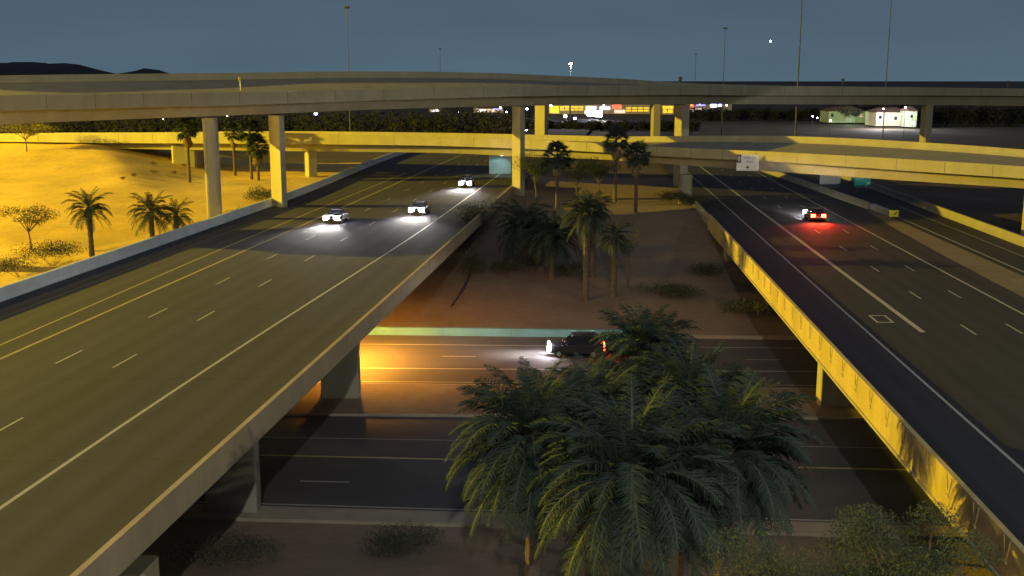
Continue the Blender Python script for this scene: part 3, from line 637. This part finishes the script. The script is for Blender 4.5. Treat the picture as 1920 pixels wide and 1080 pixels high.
def fan_palm(loc, h, label, group=None, seed=0, sc=1.0, n=40):
    r = random.Random(seed); t = empty('fan_palm', loc, 0, label, 'palm tree', group)
    trunk_mesh(h, .24, .17, .015).build('trunk', M['palm_trunk'], t)
    for i in range(n):
        u = i / n; o = link(bpy.data.objects.new('fan_leaf', FAN[i % 3]), t); s = sc * r.uniform(.85, 1.15)
        o.location = (0, 0, h + .1 - .5 * u); o.rotation_euler = (r.uniform(-.4, .4), -R(80 - 115 * u) + r.uniform(-.15, .15), i * 2.39996); o.scale = (s, s, s)
        o.rotation_mode = 'XYZ'
    for i in range(18):
        o = link(bpy.data.objects.new('dead_leaf', FAND), t); s = sc * r.uniform(.75, 1.0)
        o.location = (0, 0, h - .5 - .9 * i / 18); o.rotation_euler = (0, R(62) + r.uniform(-.15, .2), i * 2.39996); o.scale = (s, s, s)
    return t
def cloud(clumps, n, ls, mt, name, parent, seed, tri=True, stuff=False):
    r = random.Random(seed); vs = []; fs = []
    tot = sum(c[1] ** 2 for c in clumps)
    for (c, rad, fl) in clumps:
        for _ in range(int(n * rad * rad / tot)):
            d = Vector((r.gauss(0, 1), r.gauss(0, 1), r.gauss(0, 1))).normalized() * rad * (r.random() ** .45); d.z *= fl
            p = Vector(c) + d; a = Vector((r.uniform(-1, 1), r.uniform(-1, 1), r.uniform(-1, 1))).normalized(); b_ = a.cross(Vector((r.uniform(-1, 1), r.uniform(-1, 1), r.uniform(-1, 1)))).normalized()
            s = ls * r.uniform(.6, 1.4); k = len(vs); vs += [p - a * s, p + a * s, p + b_ * s * .55]; fs.append((k, k + 1, k + 2))
    o = mesh(name, vs, fs, mt, parent)
    if stuff: o['kind'] = 'stuff'
    return o
def tree(name, loc, h, spread, label, mt, n=2500, ls=.09, seed=0, nb=7, fl=.5, cat='tree', group=None, trunk_r=.12):
    r = random.Random(seed); t = empty(name, loc, 0, label, cat, group); b = MB(); cl = []
    fork = Vector((r.uniform(-.2, .2), r.uniform(-.2, .2), h * .38))
    b.tube([(0, 0, -.3), fork * .5 + Vector((.08, 0, 0)), fork], [trunk_r, trunk_r * .85, trunk_r * .7], 7)
    for i in range(nb):
        a = i * 2.4 + r.uniform(-.4, .4); rr = spread * r.uniform(.35, .85); e_ = Vector((math.cos(a) * rr, math.sin(a) * rr, h * r.uniform(.62, .92)))
        mid = fork.lerp(e_, .5) + Vector((r.uniform(-.2, .2), r.uniform(-.2, .2), .15 * h * r.random()))
        b.tube([fork, mid, e_], [trunk_r * .5, trunk_r * .3, .02], 5); cl.append((e_, spread * r.uniform(.3, .48), fl)); cl.append((mid, spread * .26, fl))
    b.build('trunk', M['bark'], t); cloud(cl, n, ls, mt, 'crown', t, seed)
    return t
def bush(loc, w, h, label, mt, n=1200, ls=.08, seed=0, group=None, name='desert_shrub'):
    r = random.Random(seed); t = empty(name, loc, 0, label, 'shrub', group)
    cl = [(Vector((r.uniform(-.3, .3) * w, r.uniform(-.3, .3) * w, h * r.uniform(.35, .62))), w * r.uniform(.22, .36), h / w * .95) for _ in range(7)]
    cloud(cl, n, ls, mt, 'foliage', t, seed)
    b = MB()
    for c in cl[:5]: b.tube([(0, 0, -.1), tuple(c[0])], [.03, .012], 4)
    b.build('stem', M['bark'], t); return t
def ground_at(px, Z):
    p = P(px, 500, Z); y = Z * 1.0183 - 3.6; x = (px - 960) / 2030 * Z; return x, y, terrain(x, y)
def palm_at(kind, px, py, Z, rad, label, **k):
    c = P(px, py, Z); zb = terrain(c.x, c.y); h = c.z - zb
    if kind == 'date': return date_palm((c.x, c.y, zb), h, rad, k.pop('n', 46), label, **k)
    return fan_palm((c.x, c.y, zb), h, label, **k)
# six big palms right below the camera
FG = 'date palms in the near verge of the street'
palm_at('date', 1000, 830, 40, 3.4, 'near date palm with ragged crown, leftmost of the clump below the camera', n=120, group=FG, dead=9, seed=1)
palm_at('date', 1185, 905, 35, 3.6, 'nearest date palm, its crown lowest in the clump below the camera', n=120, group=FG, dead=4, seed=2)
palm_at('date', 1362, 855, 39, 3.5, 'near date palm with fronds drooping right, rightmost of the clump', n=120, group=FG, dead=10, seed=3)
palm_at('date', 1295, 765, 45, 3.2, 'date palm at the back right of the clump, left behind the rightmost one', n=120, group=FG, dead=6, seed=4)
palm_at('date', 1115, 790, 45, 3.1, 'date palm at the back of the clump between leftmost and nearest ones', n=120, group=FG, dead=8, seed=5)
palm_at('date', 1208, 665, 53, 2.9, 'upright date palm whose crown rises highest in the clump, over the street', n=120, group=FG, dead=2, seed=6)
MG = 'date palms on the median slope'
palm_at('date', 985, 425, 118, 3.9, 'broad date palm on the median slope left of the others', n=80, group=MG, seed=11)
palm_at('date', 1035, 445, 112, 3.5, 'low date palm on the median slope just right of the broadest one', n=76, group=MG, seed=12)
palm_at('date', 1100, 402, 104, 2.8, 'tall date palm with bare trunk in the middle of the median slope', n=70, group=MG, seed=13)
palm_at('date', 1112, 395, 112, 2.5, 'date palm close behind the tall bare trunked one on the median', n=44, group=MG, seed=14)
palm_at('date', 1152, 445, 106, 2.1, 'small date palm with slender trunk, rightmost on the median slope', n=40, group=MG, seed=15)
FP = 'fan palms in front of the lower ramp'
palm_at('fan', 1045, 292, 141, 0, 'leftmost fan palm in front of the lower ramp, beside the tall lit column', group=FP, seed=21, sc=1.45, n=46)
palm_at('fan', 1155, 262, 152, 0, 'tallest fan palm in front of the lower ramp, in the middle of three', group=FP, seed=22, sc=1.35, n=44)
palm_at('fan', 1194, 290, 140, 0, 'rightmost fan palm in front of the lower ramp with pale trunk', group=FP, seed=23, sc=1.35, n=44)
LG = 'palms on the desert slope at left'
palm_at('fan', 350, 240, 168, 0, 'tall fan palm left of the grey column on the lit desert slope', group=LG, seed=31, sc=1.5, n=44)
palm_at('fan', 437, 246, 184, 0, 'thin fan palm between the grey column and the yellow lit column', group=LG, seed=32, sc=1.25, n=40)
palm_at('fan', 468, 246, 178, 0, 'bushy fan palm just left of the yellow lit column', group=LG, seed=33, sc=1.6, n=46)
palm_at('fan', 482, 275, 176, 0, 'lower fan palm touching the yellow lit column from the left', group=LG, seed=34, sc=1.5, n=46)
palm_at('date', 166, 392, 121, 2.9, 'feathery date palm standing alone behind the pale barrier at left', key='d', n=44, group=LG, seed=35, dead=1)
palm_at('date', 283, 398, 128, 3.2, 'wide date palm behind the pale barrier, left one of a pair', key='d', n=44, group=LG, seed=36, dead=1)
palm_at('date', 330, 405, 128, 2.5, 'smaller date palm behind the pale barrier, right one of a pair', key='d', n=40, group=LG, seed=37, dead=1)
def tt(px, py): v = T(px, py); return (v.x, v.y, v.z)
tree('mesquite_tree', tt(58, 468), 5.3, 3.3, 'thin crooked mesquite on the lit sand at far left', M['leaf'], 2600, .11, 41, fl=.55)
tree('palo_verde_tree', tt(50, 284), 5.2, 4.6, 'yellowish desert tree on top of the slope beside the ramp wall', M['leaf_yellow'], 3600, .14, 42, fl=.45)
bush(tt(100, 500), 7.5, 3.6, 'wide sparse brush against the pale barrier at far left', M['leaf'], 2600, .12, 43)
bush(tt(36, 520), 5.5, 2.6, 'low sparse brush behind the pale barrier at the left edge', M['leaf'], 1500, .11, 44)
p = P(497, 372, 146); bush((p.x, p.y, terrain(p.x, p.y)), 5.5, 3.4, 'green rounded shrub at the foot of the yellow lit column', M['leaf'], 2600, .12, 45)
for i, (px, Z, w_, h_, lb) in enumerate(((432, 137, 1.4, 2.0, 'small round cactus like shrub just right of the grey column'), (452, 139, 1.4, 2.0, 'small dark shrub between the grey column and the green rounded shrub'), (392, 128, 4, 1.8, 'low dark brush at the foot of the grey column'))):
    p = P(px, 400, Z); bush((p.x, p.y, terrain(p.x, p.y)), w_, h_, lb, M['leaf_dark'], 700, .09, 46 + i)
spots = [(271, 274), (292, 273), (309, 279), (288, 309), (322, 301), (338, 295), (326, 326), (288, 326), (230, 338), (251, 332), (243, 273), (346, 312)]
sl = ['small dry shrub at the top of the slope below the ramp wall, second from left', 'small dry shrub at the top of the slope below the ramp wall, third from left', 'small dry shrub at the top of the slope where the wall starts to bend down', 'brown shrub on the lit slope, left of the middle pair', 'largest brown shrub on the lit slope, left of the fan palm', 'brown shrub nearest the abutment on the lit slope', 'brown shrub just left of the tall fan palm trunk, lowest row', 'brown shrub in the lowest row, left of the one by the fan palm', 'lowest and leftmost brown shrub on the lit slope', 'flat brown shrub just right of the leftmost one on the slope', 'tiny dry shrub at the top of the slope, leftmost below the wall', 'brown shrub right beside the tall fan palm trunk']
for i, ((px, py), lb) in enumerate(zip(spots, sl)):
    w_ = random.uniform(1.1, 1.9); bush(tt(px, py), w_, w_ * .55, lb, M['brush'], 260, .08, 60 + i, group='dry shrubs scattered over the lit slope')
MS = 'shrubs on the median'
for i, (px, py, w_, h_, n_, lb) in enumerate(((902, 462, 5.4, 6.0, 5200, 'tall dark oleander against the left bridge parapet on the median'), (885, 520, 3.2, 3.2, 2000, 'dark shrub at the foot of the left bridge parapet, nearer than the tall oleander'),
        (1262, 384, 5, 2.6, 2200, 'dark hedge shrub left of the right ramp column'), (1300, 388, 4, 2.4, 1800, 'dark hedge shrub at the foot of the right ramp column'), (1250, 560, 6.5, 2.0, 2600, 'wide low shrub on the lower median slope'), (1330, 520, 4.5, 1.6, 1700, 'low shrub on the median under the yellow lit parapet'),
        (1400, 590, 5.5, 1.8, 2200, 'dark low shrub near the street kerb under the yellow lit parapet'), (1065, 520, 4.5, 1.8, 1700, 'low shrub left of the bare palm trunk on the median'), (955, 520, 5.5, 2.2, 2200, 'dark low shrub below the broad date palm on the median'), (1000, 500, 5.0, 2.4, 2200, 'leafy shrub directly under the broad date palm'))):
    bush(tt(px, py), w_, h_, lb, M['leaf_dark'], n_, .11, 80 + i, group=MS, name='shrub')
tree('desert_tree', tt(1176, 540), 6.2, 1.6, 'slender crooked young tree right of the small date palm on the median', M['leaf_dark'], 1500, .08, 95, nb=5, fl=1.0, trunk_r=.10)
for i, (px, py, w_, lb) in enumerate(((1005, 365, 7, 'dark tree mass below the leftmost fan palm'), (1080, 350, 7, 'dark tree between the leftmost and tallest fan palms'), (1125, 330, 6, 'dark tree at the foot of the tallest fan palm'))):
    p = P(px, py, 150 + i * 2); tree('dark_tree', (p.x, p.y, terrain(p.x, p.y)), 6.2, w_ / 2, lb, M['leaf_dark'], 3600, .12, 100 + i, fl=.9, group='dark trees beside the tall lit column')
# near shrubby tree at the bottom right and undergrowth below the camera
p = P(1700, 1040, 27); tree('mesquite_tree', (p.x - .2, p.y, terrain(p.x, p.y)), P(1700, 925, 27).z - terrain(p.x, p.y), 2.3, 'leafy mesquite in the bottom right corner in front of the parapet end', M['leaf'], 30000, .045, 110, nb=12, fl=.62)
p = P(1520, 1090, 28); tree('mesquite_tree', (p.x, p.y, terrain(p.x, p.y)), P(1520, 985, 28).z - terrain(p.x, p.y), 2.2, 'lower leafy mesquite left of the one in the bottom right corner', M['leaf'], 20000, .045, 111, nb=10, fl=.6)
for i, (px, py, w_, lb) in enumerate(((760, 1035, 4, 'low shrub on the dirt below the near pavement, left of the palms'), (420, 1060, 5, 'low dark shrub at the foot of the left wing wall'))):
    bush(tt(px, py), w_, 1.2, lb, M['leaf_dark'], 2600, .07, 120 + i, group='low shrubs on the near verge', name='shrub')
def belt(px0, px1, Z, ytop, label, seed, mt='leaf_far', dens=1.0):
    r = random.Random(seed); cl = []; x = px0
    while x < px1:
        p = P(x, ytop + r.uniform(-1, 6), Z + r.uniform(-8, 8)); h = p.z; cl.append((Vector((p.x, p.y, h * .5)), h * r.uniform(.48, .62), 1.0)); x += r.uniform(9, 16) * 300 / Z
    o = cloud(cl, int(9000 * dens), .75, M[mt], 'tree_belt', None, seed); return tag(o, label, 'trees', kind='stuff')
belt(60, 985, 345, 207, 'dark belt of trees beyond the lower ramp at left', 200, dens=2.2)
belt(985, 1310, 480, 226, 'dark scrub below the far shop lights', 201, dens=1.0)
belt(1290, 1560, 600, 203, 'dark belt of trees between the shop lights and the far houses', 202, dens=1.2)
belt(1725, 2000, 530, 196, 'dark belt of trees at the far right under the flyover', 203, dens=1.4)
belt(1560, 1720, 620, 196, 'dark trees behind the far lit houses', 204, dens=.8)
# ------------------------------------------------------------------ far lit buildings
def building(name, px0, px1, yb, yt, Z, depth, wallm, label, cells, roof='flat', roofm='roof_tile'):
    a = P(px0, yb, Z); b_ = P(px1, yb, Z); w = b_.x - a.x; k = Z / 2030; h = (yb - yt) * k; zb = a.z
    t = empty(name, ((a.x + b_.x) / 2, a.y + depth / 2, .3), 0, label, 'building'); z0 = zb - .3
    b = MB(); b.box((0, 0, (z0 + h) / 2), (w, depth, z0 + h)); b.build('wall', M[wallm], t)
    if roof == 'gable':
        b = MB(); ov = .6; X, Y, zz = w / 2 + ov, depth / 2 + ov, z0 + h + .01
        b.add([(-X, -Y, zz), (X, -Y, zz), (X, Y, zz), (-X, Y, zz), (-X * .55, 0, zz + 2.2), (X * .55, 0, zz + 2.2)], [(0, 1, 5, 4), (1, 2, 5), (2, 3, 4, 5), (3, 0, 4), (3, 2, 1, 0)]); b.build('roof', M[roofm], t)
    else:
        b = MB(); b.box((0, 0, z0 + h + .2), (w + .6, depth + .6, .4)); b.build('roof', M[roofm], t)
    for (x0, y0, x1, y1, mt, nm) in cells:     # pixel boxes on the front wall
        b = MB(); X0, X1 = (x0 - (px0 + px1) / 2) * k, (x1 - (px0 + px1) / 2) * k; Z0, Z1 = z0 + (yb - y1) * k, z0 + (yb - y0) * k
        b.box(((X0 + X1) / 2, -depth / 2 - .05, (Z0 + Z1) / 2), (X1 - X0, .12, Z1 - Z0)); b.build(nm, M[mt], t)
    return t, k
cells = [(1031, 199, 1048, 212, 'win_yellow', 'window')] + [(1050 + i * 9, 199.5, 1057.5 + i * 9, 203, 'win_gold', 'window') for i in range(5)] + [(1050 + i * 9, 204.5, 1057.5 + i * 9, 207, 'win_yellow', 'window') for i in range(5)] + [(1098, 199, 1118, 206, 'win_white', 'window'), (1096, 207, 1126, 214, 'win_white', 'door'), (1124, 200, 1144, 206, 'win_white', 'window'), (1148, 196.5, 1165, 204, 'sign_red', 'shop_sign'), (1152, 206, 1172, 212, 'win_warm', 'window')] + [(1174 + i * 11, 201.5, 1183 + i * 11, 204, 'win_gold', 'window') for i in range(4)] + [(1174 + i * 11, 206, 1183 + i * 11, 209, 'win_yellow', 'window') for i in range(4)]
building('store_building', 1029, 1219, 214, 196.5, 700, 30, 'stucco', 'long brightly lit yellow store front far under the flyover', cells)
building('store_building', 1241, 1264, 214, 197, 690, 20, 'stucco', 'small yellow lit store seen between two flyover columns', [(1242, 199, 1262, 204, 'win_gold', 'window'), (1243, 205.5, 1250, 212, 'win_yellow', 'window'), (1252, 205.5, 1261, 212, 'win_yellow', 'window')])
building('store_building', 888, 944, 213, 203, 720, 20, 'stucco', 'low white lit building under the flyover left of the tall column', [(896, 205, 912, 210, 'win_white', 'window'), (914, 205, 930, 210, 'win_warm', 'window'), (926, 203.5, 941, 206, 'sign_blue', 'shop_sign')])
building('store_building', 805, 826, 211, 204, 740, 20, 'stucco', 'tiny white lit building under the flyover, left of the low white one', [(808, 206, 815, 209.5, 'win_white', 'window'), (817, 205, 823, 209, 'win_white', 'window')])
building('store_building', 1292, 1372, 213, 196, 760, 20, 'stucco', 'blue lit shops under the flyover right of the column', [(1294, 197, 1302, 201, 'sign_red', 'shop_sign'), (1305, 195, 1322, 199, 'sign_blue', 'shop_sign'), (1330, 193.5, 1352, 200, 'sign_blue', 'shop_sign'), (1290, 205, 1301, 211, 'win_warm', 'window'), (1304, 203, 1315, 206, 'win_warm', 'window')])
hb, k = building('house', 1642, 1702, 235, 211, 520, 16, 'stucco', 'two storey pale house brightly lit in front, far at right', [(1664.5, 214, 1667, 234, 'stucco_green', 'column'), (1672, 213, 1674, 235, 'white', 'column'), (1699, 213, 1701, 236, 'white', 'column'), (1684, 218, 1693, 224, 'win_warm', 'window'), (1676, 219, 1681, 225, 'glass', 'window'), (1647, 217, 1652, 223, 'glass', 'window')], 'gable')
hb2, k = building('house', 1553, 1622, 230, 209, 560, 16, 'stucco_green', 'pale green lit house half hidden by trees, far at right', [(1557, 213, 1562, 219, 'glass', 'window'), (1600, 213, 1606, 219, 'glass', 'window'), (1611, 213, 1616, 219, 'win_warm', 'window')], 'gable')
building('house', 1703, 1718, 236, 209, 508, 12, 'stucco_green', 'narrow pale house wing right of the brightly lit house', [(1706, 215, 1710, 221, 'glass', 'window'), (1711, 228, 1715, 233, 'win_white', 'window')], 'gable')
for px, py, Z, E, c_, lb in ((1658, 204, 498, 26000, (.95, .9, 1), 'bright white street lamp in front of the far pale house'), (1690, 214, 497, 2000, (.75, 1, .7), 'greenish lamp by the right half of the far pale house'), (1600, 212, 540, 2300, (.6, 1, .6), 'greenish lamp in front of the far green house'), (1712, 214, 494, 800, (.8, 1, .95), 'small lamp beside the narrow house wing')):
    p = P(px, py, Z); t = empty('street_lamp', (p.x, p.y, .4), 0, lb, 'street lamp', 'lamps by the far houses'); b = MB(); hh = p.z - .4; b.tube([(0, 0, 0), (0, 0, hh)], [.1, .07], 6); b.tube([(0, 0, hh), (0, .8, hh + .1)], [.06, .05], 5); b.build('pole', M['pole_dark'], t)
    b = MB(); b.box((0, .9, hh + .02), (.6, .6, .22), 0, .1); b.build('lamp_head', M['lamp_white'], t); light('POINT', 'lamp_light', (0, .9, hh - .4), E * 1.6, c_, t, .3)
tree('garden_tree', (P(1583, 240, 530).x, P(1583, 240, 530).y, .3), 8.5, 4.8, 'dark round tree in front of the far green house', M['leaf_dark'], 1500, .35, 130, fl=.9)
tree('garden_tree', (P(1604, 240, 535).x, P(1604, 240, 535).y, .3), 8.5, 4.0, 'paler tree before the right half of the far green house', M['leaf'], 1300, .35, 131, fl=.9)
CL = 'street lamps of the far shopping area'
for px, py, Z, big, mt, lb in ((592, 214, 560, 1.8, 'lamp_blue', 'bluish lamp alone in the dark at left under the flyover'), (426, 216.5, 500, .5, 'lamp_white', 'tiny white lamp just right of the grey column top'), (306, 224, 480, .4, 'lamp_white', 'faint white lamp under the flyover left of the tall fan palm'), (860, 210, 640, .4, 'lamp_white', 'faint lamp between the two white lit buildings'), (938, 202, 700, .8, 'lamp_white', 'white lamp over the low white building'), (950, 210, 620, .6, 'lamp_white', 'small white lamp just left of the tall lit column'),
        (988, 204, 640, 1.0, 'lamp_white', 'white lamp just right of the tall lit column'), (987, 244, 330, .4, 'lamp_white', 'lowest small white lamp right of the tall lit column'), (1033, 197, 690, 1.5, 'lamp_white', 'white lamp at the left end of the yellow store front'), (1060, 218, 560, 1.3, 'lamp_white', 'white lamp below the left half of the yellow store front'), (1078, 222, 520, 1.3, 'lamp_blue', 'bluish lamp below the yellow store front, lowest there'), (1108, 212, 600, 4.0, 'lamp_white', 'glaring white lamp, left one of the pair before the store front'), (1122, 213, 600, 4.2, 'lamp_white', 'glaring white lamp, right one of the pair before the store front'),
        (1132, 198, 690, 1.2, 'lamp_blue', 'bluish lamp above the glaring pair'), (1196, 197, 700, .8, 'lamp_white', 'white lamp over the right part of the yellow store front'), (1209, 197, 700, .6, 'lamp_white', 'white lamp at the right end of the yellow store front'), (1297, 197, 740, .8, 'tail', 'red lamp just right of the flyover column'), (1312, 195, 740, .9, 'lamp_blue', 'bluish lamp left of the blue cluster'), (1338, 197, 720, 3.6, 'lamp_blue', 'largest blue lamp in the cluster at right'), (1350, 197, 720, 2.2, 'lamp_blue', 'blue lamp right of the largest blue one'), (1362, 197.5, 720, .6, 'lamp_white', 'small white lamp ending the blue cluster'),
        (1524, 218, 470, .4, 'lamp_white', 'faint lamp left of the far green house'), (1532, 221, 465, .4, 'lamp_white', 'fainter lower lamp left of the far green house'), (1557, 226, 425, .4, 'lamp_white', 'small lamp at the foot of the far green house'), (1698, 201.5, 410, .5, 'lamp_white', 'small lamp above the roof of the far pale house')):
    p = P(px, py, Z); t = empty('street_lamp', (p.x, p.y, .3), 0, lb, 'street lamp', CL); hh = p.z - .3
    b = MB(); b.tube([(0, .3, 0), (0, .3, hh)], [.1, .06], 5); b.build('pole', M['pole_dark'], t)
    b = MB(); b.box((0, 0, hh), (1.0 * big, .5, .75 * big), 0, .15 * big); b.build('lamp_head', M[mt], t)
for o in bpy.data.objects:
    if o.type == 'MESH' and len(o.data.polygons) > 0 and o.name.startswith('hills'): pass
